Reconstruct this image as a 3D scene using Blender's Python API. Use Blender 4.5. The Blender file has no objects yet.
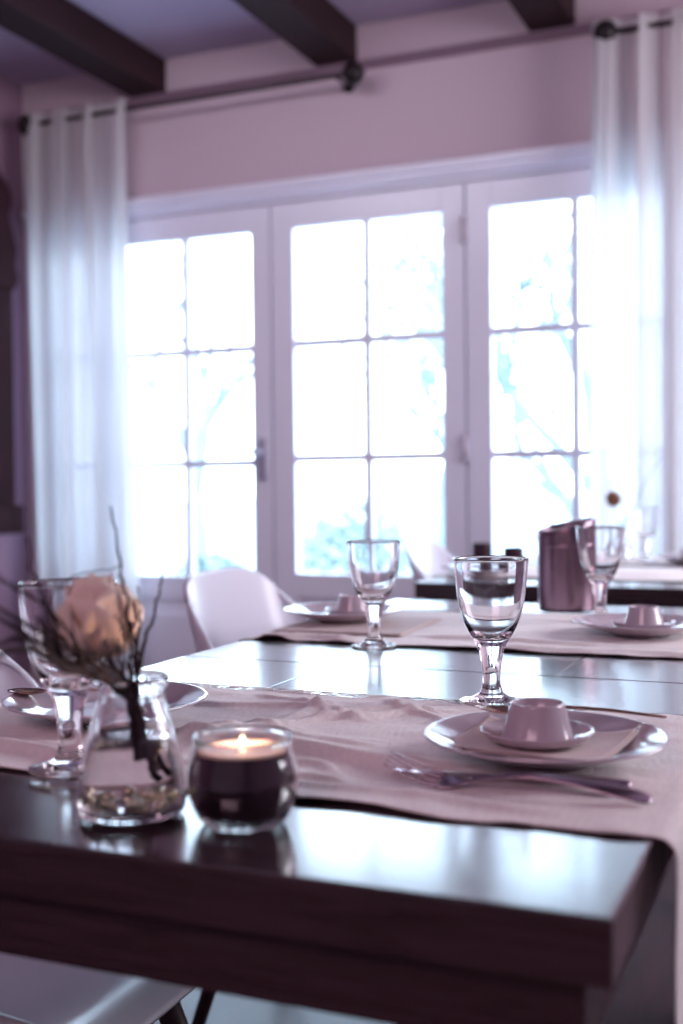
import bpy, bmesh, math, random
from mathutils import Vector, Matrix, noise

# ------------------------------------------------------------------ camera
scn = bpy.context.scene
COL = scn.collection
cam_d = bpy.data.cameras.new('camera')
cam = bpy.data.objects.new('camera', cam_d)
COL.objects.link(cam)
cam_d.sensor_fit = 'HORIZONTAL'
cam_d.sensor_width = 24.0
cam_d.lens = 24.0 * 1170.0 / 683.0
cam_d.clip_start = 0.05
cam_d.clip_end = 200
cam_d.dof.use_dof = True
cam_d.dof.focus_distance = 1.27
cam_d.dof.aperture_fstop = 3.3
YAW, PITCH, ROLL = math.radians(23.1), math.radians(-1.33), math.radians(0.6)
fwd = Vector((-math.sin(YAW) * math.cos(PITCH), math.cos(YAW) * math.cos(PITCH), math.sin(PITCH)))
rt0 = Vector((math.cos(YAW), math.sin(YAW), 0)); up0 = rt0.cross(fwd)
rt = rt0 * math.cos(ROLL) - up0 * math.sin(ROLL)
up = up0 * math.cos(ROLL) + rt0 * math.sin(ROLL)
M = Matrix((rt, up, -fwd)).transposed().to_4x4()
M.translation = (0, 0, 0.99)
cam.matrix_world = M
scn.camera = cam

# ------------------------------------------------------------------ view, world, lights
scn.view_settings.view_transform = 'Standard'
scn.view_settings.look = 'None'
scn.view_settings.gamma = 1.0
scn.view_settings.exposure = 0.0
scn.view_settings.use_curve_mapping = False
scn.cycles.max_bounces = 14
scn.cycles.diffuse_bounces = 5
scn.cycles.glossy_bounces = 6
scn.cycles.transmission_bounces = 12
scn.cycles.transparent_max_bounces = 16
scn.cycles.sample_clamp_indirect = 6.0
scn.cycles.use_denoising = True

SKY = 10.0
world = bpy.data.worlds.new('overcast_sky')
scn.world = world
world.use_nodes = True
wn = world.node_tree
wn.nodes.clear()
wo = wn.nodes.new('ShaderNodeOutputWorld')
wb = wn.nodes.new('ShaderNodeBackground')
tc = wn.nodes.new('ShaderNodeTexCoord')
sp = wn.nodes.new('ShaderNodeSeparateXYZ')
rp = wn.nodes.new('ShaderNodeValToRGB')
rp.color_ramp.elements[0].position = 0.0
rp.color_ramp.elements[0].color = (0.70, 0.86, 1.0, 1)
rp.color_ramp.elements[1].position = 0.6
rp.color_ramp.elements[1].color = (0.52, 0.74, 1.0, 1)
wn.links.new(tc.outputs['Generated'], sp.inputs[0])
wn.links.new(sp.outputs['Z'], rp.inputs[0])
wn.links.new(rp.outputs[0], wb.inputs[0])
wb.inputs[1].default_value = SKY
wn.links.new(wb.outputs[0], wo.inputs[0])

def area(name, loc, rot, sx, sy, power, color, portal=False):
    d = bpy.data.lights.new(name, 'AREA')
    d.shape = 'RECTANGLE'; d.size = sx; d.size_y = sy
    d.energy = power; d.color = color
    o = bpy.data.objects.new(name, d); COL.objects.link(o)
    o.location = loc; o.rotation_euler = rot
    if portal: d.cycles.is_portal = True
    return o
# daylight portal in the glazed opening (guides sampling of the sky only)
area('window_daylight_portal', (-1.8, 4.45, 1.1), (math.radians(-90), 0, 0), 2.8, 2.1, 1.0, (1, 1, 1), True)
# added fill lights with no visible source: right side, overhead, behind the camera
area('right_side_fill', (1.84, 2.9, 1.75), (0, math.radians(90), 0), 1.2, 1.7, 80.0, (0.94, 0.92, 1.0))  # added side fill just inside the right wall, which has no window
area('door_wall_wash_fill', (-2.0, 2.2, 2.55), (math.radians(54), 0, 0), 1.5, 0.25, 13.0, (0.92, 0.90, 1.0))  # added wash that brightens the door wall, no fitting modelled
area('rear_rosy_fill', (-0.6, -1.6, 2.3), (math.radians(58), 0, math.radians(8)), 1.6, 0.9, 22.0, (1.0, 0.62, 0.76))  # added pink fill that lifts the shadows facing the camera

# ------------------------------------------------------------------ helpers
PI = math.pi
def S(c):
    return tuple(((v / 255.0) / 12.92 if v / 255.0 <= 0.04045 else ((v / 255.0 + 0.055) / 1.055) ** 2.4) for v in c) + (1.0,)

def mat(name, col, rough=0.5, metal=0.0, spec=0.5, coat=0.0, bump=None, vary=0.0, sheen=0.0):
    m = bpy.data.materials.new(name); m.use_nodes = True
    nt = m.node_tree; b = nt.nodes['Principled BSDF']
    col = tuple(col[:3]) + (1.0,)
    b.inputs['Base Color'].default_value = col
    b.inputs['Roughness'].default_value = rough
    b.inputs['Metallic'].default_value = metal
    b.inputs['Specular IOR Level'].default_value = spec
    b.inputs['Coat Weight'].default_value = coat
    b.inputs['Sheen Weight'].default_value = sheen
    if bump or vary:
        t = nt.nodes.new('ShaderNodeTexCoord')
        mp = nt.nodes.new('ShaderNodeMapping')
        n = nt.nodes.new('ShaderNodeTexNoise')
        sc, strength, stretch = bump if bump else (8, 0.0, (1, 1, 1))
        mp.inputs['Scale'].default_value = stretch
        n.inputs['Scale'].default_value = sc; n.inputs['Detail'].default_value = 6
        nt.links.new(t.outputs['Object'], mp.inputs[0]); nt.links.new(mp.outputs[0], n.inputs['Vector'])
        if bump and strength:
            bp = nt.nodes.new('ShaderNodeBump'); bp.inputs['Strength'].default_value = strength
            bp.inputs['Distance'].default_value = 0.002
            nt.links.new(n.outputs['Fac'], bp.inputs['Height']); nt.links.new(bp.outputs[0], b.inputs['Normal'])
        if vary:
            r = nt.nodes.new('ShaderNodeValToRGB')
            r.color_ramp.elements[0].position = 0.3; r.color_ramp.elements[1].position = 0.7
            r.color_ramp.elements[0].color = tuple(c * (1 - vary) for c in col[:3]) + (1,)
            r.color_ramp.elements[1].color = tuple(min(1, c * (1 + vary)) for c in col[:3]) + (1,)
            nt.links.new(n.outputs['Fac'], r.inputs[0]); nt.links.new(r.outputs[0], b.inputs['Base Color'])
    return m

def glass_mat(name, col=(1, 1, 1), rough=0.0, ior=1.5):
    m = bpy.data.materials.new(name); m.use_nodes = True
    b = m.node_tree.nodes['Principled BSDF']
    b.inputs['Base Color'].default_value = tuple(col) + (1,)
    b.inputs['Transmission Weight'].default_value = 1.0
    b.inputs['Roughness'].default_value = rough
    b.inputs['IOR'].default_value = ior
    return m

def pane_mat():
    m = bpy.data.materials.new('thin_window_glass'); m.use_nodes = True
    nt = m.node_tree; nt.nodes.clear()
    o = nt.nodes.new('ShaderNodeOutputMaterial'); mx = nt.nodes.new('ShaderNodeMixShader')
    t = nt.nodes.new('ShaderNodeBsdfTransparent'); g = nt.nodes.new('ShaderNodeBsdfGlossy')
    t.inputs[0].default_value = (0.96, 0.98, 0.98, 1); g.inputs['Roughness'].default_value = 0.02
    fr = nt.nodes.new('ShaderNodeFresnel'); fr.inputs[0].default_value = 1.45
    nt.links.new(fr.outputs[0], mx.inputs[0]); nt.links.new(t.outputs[0], mx.inputs[1]); nt.links.new(g.outputs[0], mx.inputs[2])
    nt.links.new(mx.outputs[0], o.inputs[0])
    return m

def sheer_mat():
    m = bpy.data.materials.new('sheer_curtain_fabric'); m.use_nodes = True
    nt = m.node_tree; nt.nodes.clear()
    o = nt.nodes.new('ShaderNodeOutputMaterial')
    d = nt.nodes.new('ShaderNodeBsdfDiffuse'); tl = nt.nodes.new('ShaderNodeBsdfTranslucent'); tr = nt.nodes.new('ShaderNodeBsdfTransparent')
    d.inputs[0].default_value = (0.72, 0.68, 0.72, 1); tl.inputs[0].default_value = (0.74, 0.71, 0.70, 1)
    a = nt.nodes.new('ShaderNodeMixShader'); a.inputs[0].default_value = 0.55
    b = nt.nodes.new('ShaderNodeMixShader')
    tcn = nt.nodes.new('ShaderNodeTexCoord'); w = nt.nodes.new('ShaderNodeTexNoise'); w.inputs['Scale'].default_value = 900
    mr = nt.nodes.new('ShaderNodeMapRange'); mr.inputs['To Min'].default_value = 0.0; mr.inputs['To Max'].default_value = 0.03
    nt.links.new(tcn.outputs['Object'], w.inputs['Vector']); nt.links.new(w.outputs['Fac'], mr.inputs['Value'])
    nt.links.new(mr.outputs[0], b.inputs[0])
    nt.links.new(d.outputs[0], a.inputs[1]); nt.links.new(tl.outputs[0], a.inputs[2])
    nt.links.new(a.outputs[0], b.inputs[1]); nt.links.new(tr.outputs[0], b.inputs[2])
    nt.links.new(b.outputs[0], o.inputs[0])
    return m

def wood_mat(name, c1, c2, rough, scale=(1, 14, 14), bump=0.12, coat=0.0, spec=0.5):
    m = bpy.data.materials.new(name); m.use_nodes = True
    nt = m.node_tree; b = nt.nodes['Principled BSDF']
    t = nt.nodes.new('ShaderNodeTexCoord'); mp = nt.nodes.new('ShaderNodeMapping'); mp.inputs['Scale'].default_value = scale
    n = nt.nodes.new('ShaderNodeTexNoise'); n.inputs['Scale'].default_value = 4; n.inputs['Detail'].default_value = 8; n.inputs['Distortion'].default_value = 1.2
    r = nt.nodes.new('ShaderNodeValToRGB'); r.color_ramp.elements[0].position = 0.35; r.color_ramp.elements[1].position = 0.65
    r.color_ramp.elements[0].color = c1; r.color_ramp.elements[1].color = c2
    bp = nt.nodes.new('ShaderNodeBump'); bp.inputs['Strength'].default_value = bump; bp.inputs['Distance'].default_value = 0.0015
    nt.links.new(t.outputs['Object'], mp.inputs[0]); nt.links.new(mp.outputs[0], n.inputs['Vector'])
    nt.links.new(n.outputs['Fac'], r.inputs[0]); nt.links.new(r.outputs[0], b.inputs['Base Color'])
    nt.links.new(n.outputs['Fac'], bp.inputs['Height']); nt.links.new(bp.outputs[0], b.inputs['Normal'])
    rr = nt.nodes.new('ShaderNodeMapRange'); rr.inputs['To Min'].default_value = rough * 0.8; rr.inputs['To Max'].default_value = rough * 1.25
    nt.links.new(n.outputs['Fac'], rr.inputs['Value']); nt.links.new(rr.outputs[0], b.inputs['Roughness'])
    b.inputs['Specular IOR Level'].default_value = spec
    b.inputs['Coat Weight'].default_value = coat; b.inputs['Coat Roughness'].default_value = 0.14
    return m

def emis_mat(name, col, strength):
    m = bpy.data.materials.new(name); m.use_nodes = True
    nt = m.node_tree; nt.nodes.clear()
    o = nt.nodes.new('ShaderNodeOutputMaterial'); e = nt.nodes.new('ShaderNodeEmission')
    e.inputs[0].default_value = tuple(col) + (1,); e.inputs[1].default_value = strength
    nt.links.new(e.outputs[0], o.inputs[0]); return m

MT = dict(
    wall=mat('pink_lilac_wall_paint', (0.62, 0.48, 0.55), 0.85, bump=(60, 0.15, (1, 1, 1))),
    plum=mat('shaded_left_wall_paint', (0.26, 0.15, 0.22), 0.85, bump=(60, 0.15, (1, 1, 1))),  # left wall: shade put into the colour to offset the right fill
    spoon=mat('dark_brass_spoon', (0.42, 0.26, 0.20), 0.22, 1.0),
    rail=mat('dark_mauve_rail_paint', (0.26, 0.16, 0.22), 0.6),
    ceil=mat('lilac_grey_ceiling_paint', (0.42, 0.33, 0.46), 0.9, bump=(40, 0.15, (1, 1, 1))),
    trim=mat('lilac_white_gloss_paint', (0.82, 0.79, 0.90), 0.30),
    beam=wood_mat('dark_beam_wood', (0.018, 0.008, 0.010, 1), (0.035, 0.014, 0.018, 1), 0.7, (14, 1, 14), 0.5, spec=0.15),
    floor=wood_mat('dark_floor_wood', (0.035, 0.018, 0.022, 1), (0.07, 0.035, 0.045, 1), 0.4, (14, 1, 1), 0.2),
    table=wood_mat('espresso_table_lacquer', (0.034, 0.019, 0.023, 1), (0.060, 0.034, 0.042, 1), 0.22, (1.5, 18, 18), 0.06, 1.0),
    metal=mat('brushed_steel', (0.30, 0.20, 0.25), 0.24, 1.0, bump=(30, 0.06, (1, 1, 0.02))),
    cutlery=mat('polished_cutlery_steel', (0.44, 0.34, 0.39), 0.16, 1.0),
    darkmetal=mat('black_iron', (0.02, 0.012, 0.016), 0.45, 0.6),
    handle=mat('brushed_nickel_handle', (0.50, 0.48, 0.58), 0.35, 0.7),
    porcelain=mat('white_glazed_porcelain', (0.56, 0.48, 0.54), 0.10, coat=0.4),
    linen=mat('taupe_linen', (0.90, 0.83, 0.81), 0.92, bump=(260, 0.5, (1, 0.3, 1)), vary=0.06, sheen=0.4),
    napkin=mat('beige_napkin_cotton', (0.72, 0.60, 0.58), 0.9, bump=(300, 0.4, (1, 1, 1)), sheen=0.2),
    chair=mat('white_moulded_plastic', (0.78, 0.78, 0.88), 0.25),
    chairleg=wood_mat('dark_chair_leg_wood', (0.03, 0.015, 0.02, 1), (0.05, 0.025, 0.03, 1), 0.5),
    crystal=glass_mat('clear_goblet_glass', (0.985, 0.975, 0.985)),
    vglass=glass_mat('clear_vase_glass', (0.97, 0.96, 0.97)),
    water=glass_mat('vase_water', (0.93, 0.88, 0.90), 0, 1.33),
    twig=mat('dark_purple_twig_bark', (0.018, 0.006, 0.011), 0.85, bump=(200, 0.4, (1, 1, 1))),
    petal=mat('peach_cream_petal', (0.90, 0.76, 0.66), 0.7, vary=0.08),
    petal_dark=mat('dried_brown_petal', (0.30, 0.13, 0.08), 0.8, vary=0.3),
    stem=mat('dark_green_brown_stem', (0.05, 0.03, 0.02), 0.7),
    pebble=mat('pale_gold_pebble', (1.0, 0.86, 0.55), 0.14, 0.85, vary=0.4),
    candleglass=mat('dark_plum_candle_glass', (0.030, 0.010, 0.022), 0.10, coat=0.6),
    wax=mat('pale_peach_wax', (0.95, 0.62, 0.50), 0.4),
    wick=mat('burnt_wick', (0.01, 0.01, 0.01), 0.9),
    flame=emis_mat('candle_flame', (1.0, 0.66, 0.36), 8.0),
    darkcup=mat('dark_plum_glazed_cup', (0.03, 0.012, 0.02), 0.25),
    clock=wood_mat('dark_carved_wood', (0.02, 0.006, 0.010, 1), (0.045, 0.013, 0.02, 1), 0.6, (14, 14, 1), 0.4, spec=0.2),
    curtain=sheer_mat(), pane=pane_mat(),
    snow=mat('pale_frosted_ground', (0.55, 0.60, 0.60), 0.95, vary=0.12, bump=(0.6, 0, (1, 1, 1))),
    bark=mat('grey_tree_bark', (0.22, 0.26, 0.27), 0.9),
    leaf=mat('frosty_leaves', (0.26, 0.31, 0.30), 0.9, vary=0.2),
)

def link_mesh(name, bm, m, parent=None, smooth=True):
    me = bpy.data.meshes.new(name)
    bm.normal_update(); bm.to_mesh(me); bm.free()
    if smooth:
        for p in me.polygons: p.use_smooth = True
    if isinstance(m, (list, tuple)):
        for x in m: me.materials.append(x)
    else: me.materials.append(m)
    o = bpy.data.objects.new(name, me); COL.objects.link(o)
    if parent is not None: o.parent = parent
    return o

def thing(name, label, cat, loc=(0, 0, 0), rz=0.0, group=None):
    o = bpy.data.objects.new(name, None); COL.objects.link(o)
    o.empty_display_size = 0.05
    o.location = loc; o.rotation_euler = (0, 0, rz)
    o['label'] = label; o['category'] = cat
    if group: o['group'] = group
    return o

def tag(o, label, cat, group=None, kind=None):
    o['label'] = label; o['category'] = cat
    if group: o['group'] = group
    if kind: o['kind'] = kind
    return o

def struct(name, bm, m, parent=None, smooth=False, label=None, cat=None):
    o = link_mesh(name, bm, m, parent, smooth)
    if parent is None:
        o['kind'] = 'structure'
        if label: o['label'] = label
        if cat: o['category'] = cat
    return o

def copy_tree(o, parent=None):
    c = o.copy(); COL.objects.link(c)
    if parent is not None: c.parent = parent
    for ch in [x for x in scn.objects if x.parent == o and x != c]:
        copy_tree(ch, c)
    return c

def dup(o, label, loc, rz=0.0):
    c = copy_tree(o); c.location = loc; c.rotation_euler = (0, 0, rz); c['label'] = label
    return c

def box(bm, x0, x1, y0, y1, z0, z1, bev=0.0):
    vs = [bm.verts.new(p) for p in ((x0, y0, z0), (x1, y0, z0), (x1, y1, z0), (x0, y1, z0), (x0, y0, z1), (x1, y0, z1), (x1, y1, z1), (x0, y1, z1))]
    fs = [bm.faces.new([vs[i] for i in f]) for f in ((0, 3, 2, 1), (4, 5, 6, 7), (0, 1, 5, 4), (1, 2, 6, 5), (2, 3, 7, 6), (3, 0, 4, 7))]
    if bev:
        es = set()
        for f in fs: es.update(f.edges)
        bmesh.ops.bevel(bm, geom=list(es), offset=bev, segments=2, profile=0.6, affect='EDGES')

def lathe(prof, seg=48, bm=None, closed=False, cx=0, cy=0):
    """prof: list of (r, z). r==0 makes a pole."""
    bm = bm or bmesh.new(); rings = []
    for r, z in prof:
        if r < 1e-6: rings.append([bm.verts.new((cx, cy, z))])
        else: rings.append([bm.verts.new((cx + r * math.cos(2 * PI * k / seg), cy + r * math.sin(2 * PI * k / seg), z)) for k in range(seg)])
    pairs = list(zip(rings[:-1], rings[1:]))
    if closed: pairs.append((rings[-1], rings[0]))
    for a, b in pairs:
        for k in range(seg):
            k2 = (k + 1) % seg
            if len(a) == 1 and len(b) == 1: continue
            if len(a) == 1: bm.faces.new((a[0], b[k2], b[k]))
            elif len(b) == 1: bm.faces.new((a[k], a[k2], b[0]))
            else: bm.faces.new((a[k], a[k2], b[k2], b[k]))
    return bm

def smooth_prof(pts, n=5):
    """Catmull-Rom through (r,z) points."""
    out = []
    P = [pts[0]] + list(pts) + [pts[-1]]
    for i in range(1, len(P) - 2):
        p0, p1, p2, p3 = P[i - 1], P[i], P[i + 1], P[i + 2]
        for k in range(n):
            t = k / n
            out.append(tuple(0.5 * ((2 * p1[j]) + (-p0[j] + p2[j]) * t + (2 * p0[j] - 5 * p1[j] + 4 * p2[j] - p3[j]) * t * t + (-p0[j] + 3 * p1[j] - 3 * p2[j] + p3[j]) * t ** 3) for j in range(len(p1))))
    out.append(tuple(pts[-1]))
    return out

def tube(bm, pts, radii, seg=8, flat=1.0, upv=Vector((0, 0, 1)), caps=True):
    """swept tube; flat scales the thickness along the local up."""
    pts = [Vector(p) for p in pts]
    if not isinstance(radii, (list, tuple)): radii = [radii] * len(pts)
    rings = []
    for i, p in enumerate(pts):
        t = (pts[min(i + 1, len(pts) - 1)] - pts[max(i - 1, 0)]).normalized()
        s = t.cross(upv)
        if s.length < 1e-4: s = t.cross(Vector((1, 0, 0)))
        s.normalize(); u = s.cross(t).normalized()
        r = radii[i]
        rx, rz = (r if not isinstance(r, tuple) else r[0]), (r * flat if not isinstance(r, tuple) else r[1])
        rings.append([bm.verts.new(p + s * rx * math.cos(2 * PI * k / seg) + u * rz * math.sin(2 * PI * k / seg)) for k in range(seg)])
    for a, b in zip(rings[:-1], rings[1:]):
        for k in range(seg):
            bm.faces.new((a[k], a[(k + 1) % seg], b[(k + 1) % seg], b[k]))
    if caps:
        bm.faces.new(list(reversed(rings[0]))); bm.faces.new(rings[-1])

def recalc(bm):
    bmesh.ops.recalc_face_normals(bm, faces=bm.faces[:]); return bm

def sheet(fn, nu, nv, closed=False):
    bm = bmesh.new()
    g = [[bm.verts.new(fn(i / nu, j / nv)) for j in range(nv + 1)] for i in range(nu + 1)]
    for i in range(nu):
        for j in range(nv):
            bm.faces.new((g[i][j], g[i + 1][j], g[i + 1][j + 1], g[i][j + 1]))
    return bm

def solid(o, t, offset=-1):
    md = o.modifiers.new('thickness', 'SOLIDIFY'); md.thickness = t; md.offset = offset
    return o
def subd(o, n=1):
    md = o.modifiers.new('smooth', 'SUBSURF'); md.levels = n; md.render_levels = n
    return o
def bevel_mod(o, w=0.003, seg=2):
    md = o.modifiers.new('bevel', 'BEVEL'); md.width = w; md.segments = seg; md.limit_method = 'ANGLE'
    return o

# ------------------------------------------------------------------ room shell
WY = 4.2           # inner face of the window wall
XL, XR, YB, ZC = -3.285, 1.9, -2.4, 2.75
OX0, OX1, OZ = -3.2, -0.42, 2.15

bm = bmesh.new(); box(bm, XL - 0.15, XR + 0.15, YB - 0.15, WY + 0.25, -0.12, 0.0)
struct('floor', bm, MT['floor'], label='dark wooden floor below the tables', cat='floor')
bm = bmesh.new(); box(bm, XL - 0.15, XR + 0.15, YB - 0.15, WY + 0.25, ZC, ZC + 0.12)
struct('ceiling', bm, MT['ceil'], label='lilac grey ceiling between dark beams', cat='ceiling')
bm = bmesh.new()
box(bm, XL - 0.15, OX0, WY, WY + 0.22, 0, ZC)
box(bm, OX1, XR + 0.15, WY, WY + 0.22, 0, ZC)
box(bm, OX0, OX1, WY, WY + 0.22, OZ, ZC)
struct('wall_back', bm, MT['wall'], label='pinkish painted wall around the glazed doors', cat='wall')
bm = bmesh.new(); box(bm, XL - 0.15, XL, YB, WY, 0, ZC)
struct('wall_left', bm, MT['plum'], label='side wall at left edge of the room, coloured darker as if in shade', cat='wall')
bm = bmesh.new(); box(bm, XR, XR + 0.15, YB, WY, 0, ZC)
struct('wall_right', bm, MT['wall'], label='side wall on the right of the room', cat='wall')
bm = bmesh.new(); box(bm, XL - 0.15, XR + 0.15, YB - 0.15, YB, 0, ZC)
struct('wall_front', bm, MT['wall'], label='wall behind the viewer', cat='wall')
bm = bmesh.new(); box(bm, XL, OX0, WY - 0.015, WY, 0, 0.12, 0.004); box(bm, OX1, XR, WY - 0.015, WY, 0, 0.12, 0.004)
struct('baseboard_back', bm, MT['trim'])
bm = bmesh.new(); box(bm, XL, XL + 0.015, YB, WY - 0.015, 0, 0.12, 0.004)
struct('baseboard_left', bm, MT['trim'])

# head of the glazed opening: frame and projecting ledge
bm = bmesh.new()
box(bm, OX0, OX1, WY - 0.012, WY + 0.10, 2.112, 2.149, 0.003)
box(bm, OX0 - 0.05, OX1 + 0.05, WY - 0.05, WY - 0.0005, 2.130, 2.151, 0.006)
box(bm, OX0 - 0.05, OX1 + 0.05, WY - 0.065, WY - 0.0005, 2.152, 2.184, 0.010)
struct('trim_1', bm, MT['trim'], label='pale projecting head moulding above the glazed doors', cat='trim')
bm = bmesh.new()
box(bm, OX0, OX0 + 0.035, WY - 0.012, WY + 0.10, 0, 2.112, 0.003)
box(bm, OX1 - 0.035, OX1, WY - 0.012, WY + 0.10, 0, 2.112, 0.003)
box(bm, OX0, OX1, WY + 0.047, WY + 0.07, 2.085, 2.13, 0.002)
for xx in (-2.898, -2.09, -1.284, -0.466): box(bm, xx - 0.016, xx + 0.016, WY + 0.047, WY + 0.07, 0, 2.084, 0.002)
struct('trim_2', bm, MT['trim'])
# rail moulding on the wall just under beam level
bm = bmesh.new()
box(bm, XL, XR, WY - 0.022, WY - 0.0005, 2.575, 2.590, 0.003)
box(bm, XL, XR, WY - 0.035, WY - 0.0005, 2.593, 2.606, 0.003)
struct('trim_3', bm, MT['rail'], label='thin wall moulding under the beam ends', cat='trim')

def leaf(name, x0, x1, zb, parts_handle=None, nx=2, label=None):
    r = bpy.data.objects.new(name, None); COL.objects.link(r); r.location = (x0, WY, 0); r['kind'] = 'structure'
    r['category'] = 'door' if name.startswith('door') else 'window'
    if label: r['label'] = label
    w = x1 - x0; g = 0.004; T = 0.045
    gx0, gx1, gz0, gz1 = (0.10, w - 0.09, zb, 2.006) if w > 0.5 else (0.05, w - 0.05, zb, 2.006)
    b = bmesh.new()
    box(b, g, gx0, 0.005, T, 0.02, 2.108, 0.003); box(b, gx1, w - g, 0.005, T, 0.02, 2.108, 0.003)
    box(b, gx0, gx1, 0.005, T, gz1, 2.108, 0.003); box(b, gx0, gx1, 0.005, T, gz0 - 0.10, gz0, 0.003)
    box(b, gx0, gx1, 0.005, T, 0.02, 0.15, 0.003)
    struct('frame', b, MT['trim'], r)
    b = bmesh.new(); box(b, gx0 - 0.003, gx1 + 0.003, 0.018, T - 0.008, 0.148, gz0 - 0.098)
    if w > 0.5: box(b, gx0 + 0.06, gx1 - 0.06, 0.010, 0.020, 0.21, gz0 - 0.16, 0.004)
    struct('bottom_panel', b, MT['trim'], r)
    H = gz1 - gz0
    for k in range(1, nx):
        b = bmesh.new(); xc = gx0 + (gx1 - gx0) * k / nx
        box(b, xc - 0.016, xc + 0.016, 0.012, T - 0.006, gz0, gz1, 0.003); struct('glazing_bar', b, MT['trim'], r)
    for k in (1, 2):
        b = bmesh.new(); zc = gz0 + H * k / 3
        box(b, gx0, gx1, 0.0125, T - 0.0065, zc - 0.016, zc + 0.016, 0.003); struct('glazing_bar', b, MT['trim'], r)
    b = bmesh.new()
    vs = [b.verts.new(p) for p in ((gx0, 0.026, gz0), (gx1, 0.026, gz0), (gx1, 0.026, gz1), (gx0, 0.026, gz1))]; b.faces.new(vs)
    struct('glass_pane', b, MT['pane'], r)
    return r
leaf('window_1', -3.165, -2.90, 0.62, nx=1, label='narrow glazed side light behind the left curtain')
d1 = leaf('door_1', -2.896, -2.09, 0.62, label='left glazed door with a lever handle, partly behind the left curtain')
d2 = leaf('door_2', -2.09, -1.284, 0.641, label='middle glazed door with six large panes')
d3 = leaf('door_3', -1.284, -0.478, 0.641, label='right glazed door partly behind the right curtain')
# lever handle on door 1
b = bmesh.new(); box(b, 0.742, 0.782, -0.006, 0.0048, 1.01, 1.18, 0.004)
hp = struct('handle_plate', b, MT['handle'], d1, True)
b = bmesh.new(); tube(b, [(0.762, -0.005, 1.125), (0.762, -0.05, 1.125), (0.75, -0.058, 1.125), (0.70, -0.06, 1.125), (0.635, -0.06, 1.122)], [0.011, 0.011, 0.011, 0.010, 0.012], 12)
struct('lever', b, MT['handle'], hp, True)
for z in (1.93, 1.12, 0.3):
    b = bmesh.new(); tube(b, [(0.0, -0.006, z - 0.05), (0.0, -0.006, z + 0.05)], 0.011, 12); struct('hinge', b, MT['porcelain'], d3, True)

# ceiling beams
for k, (x0, lab) in enumerate(((-2.72, 'dark ceiling beam at left, ending over the left curtain'), (-1.87, 'dark ceiling beam in the middle of the ceiling'), (-1.03, 'dark ceiling beam over the right curtain'), (-0.18, 'dark ceiling beam on the far right of the ceiling'), (0.68, 'dark ceiling beam beyond the right edge'))):
    b = bmesh.new(); box(b, x0, x0 + 0.165, YB, WY - 0.0005, ZC - 0.14, ZC - 0.0005, 0.008)
    o = struct('beam', b, MT['beam']); o['label'] = lab; o['category'] = 'ceiling beam'

# ------------------------------------------------------------------ garden outside
bm = bmesh.new()
for v in [((-30, WY + 0.25, -0.15), (30, WY + 0.25, -0.15), (30, 60, 0.4), (-30, 60, 0.4))]:
    bm.faces.new([bm.verts.new(p) for p in v])
g = struct('ground', bm, MT['snow'], label='pale frosted lawn outside the glass doors', cat='ground')
def tree(label, loc, h, seed, leafy=0.0, spread=0.55):
    rnd = random.Random(seed)
    t = thing('garden_tree', label, 'tree', loc, group='bare trees in the garden')
    tb, bb, lb = bmesh.new(), bmesh.new(), bmesh.new()
    def grow(p, d, L, r, depth, target):
        pts = [p.copy()]; rad = [r]
        for i in range(4):
            d = (d + Vector((rnd.uniform(-.22, .22), rnd.uniform(-.22, .22), rnd.uniform(-.05, .12)))).normalized()
            p = p + d * L / 4; pts.append(p.copy()); rad.append(r * (1 - 0.13 * (i + 1)))
        tube(target, pts, rad, 6)
        if depth >= 4: 
            if leafy:
                for _ in range(int(6 * leafy)):
                    c = p + Vector([rnd.gauss(0, .12) for _ in range(3)]); s = rnd.uniform(.05, .09)
                    a = Vector([rnd.gauss(0, 1) for _ in range(3)]).normalized(); bq = a.orthogonal()
                    lb.faces.new([lb.verts.new(c + a * s), lb.verts.new(c + bq * s * .5), lb.verts.new(c - a * s), lb.verts.new(c - bq * s * .5)])
            return
        for k in range(3 if depth < 2 else rnd.choice((2, 3))):
            q = pts[rnd.choice((2, 3, 4)) if k else 4]
            nd = (d + Vector((rnd.uniform(-1, 1), rnd.uniform(-1, 1), rnd.uniform(-.3, .6))) * spread * 1.4).normalized()
            grow(q, nd, L * rnd.uniform(.6, .8), r * .58, depth + 1, bb)
    grow(Vector((0, 0, -0.3)), Vector((0.05, 0, 1)), h * .36, h * .028, 0, tb)
    link_mesh('trunk', tb, MT['bark'], t); link_mesh('branches', bb, MT['bark'], t)
    if leafy: link_mesh('leaves', lb, MT['leaf'], t, False)
    else: lb.free()
    return t
tree('pale bare tree seen through the left glazed door', (-5.2, 9.0, 0), 4.6, 3)
tree('pale bare tree seen through the left half of the middle door', (-5.2, 16.0, 0), 7.0, 8)
tree('small pale tree seen through the right half of the middle door', (-3.4, 12.0, 0), 3.8, 12, 0.8)
tree('pale bare tree seen through the right glazed door', (-1.6, 9.0, 0), 4.2, 21, 0.6)
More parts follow.
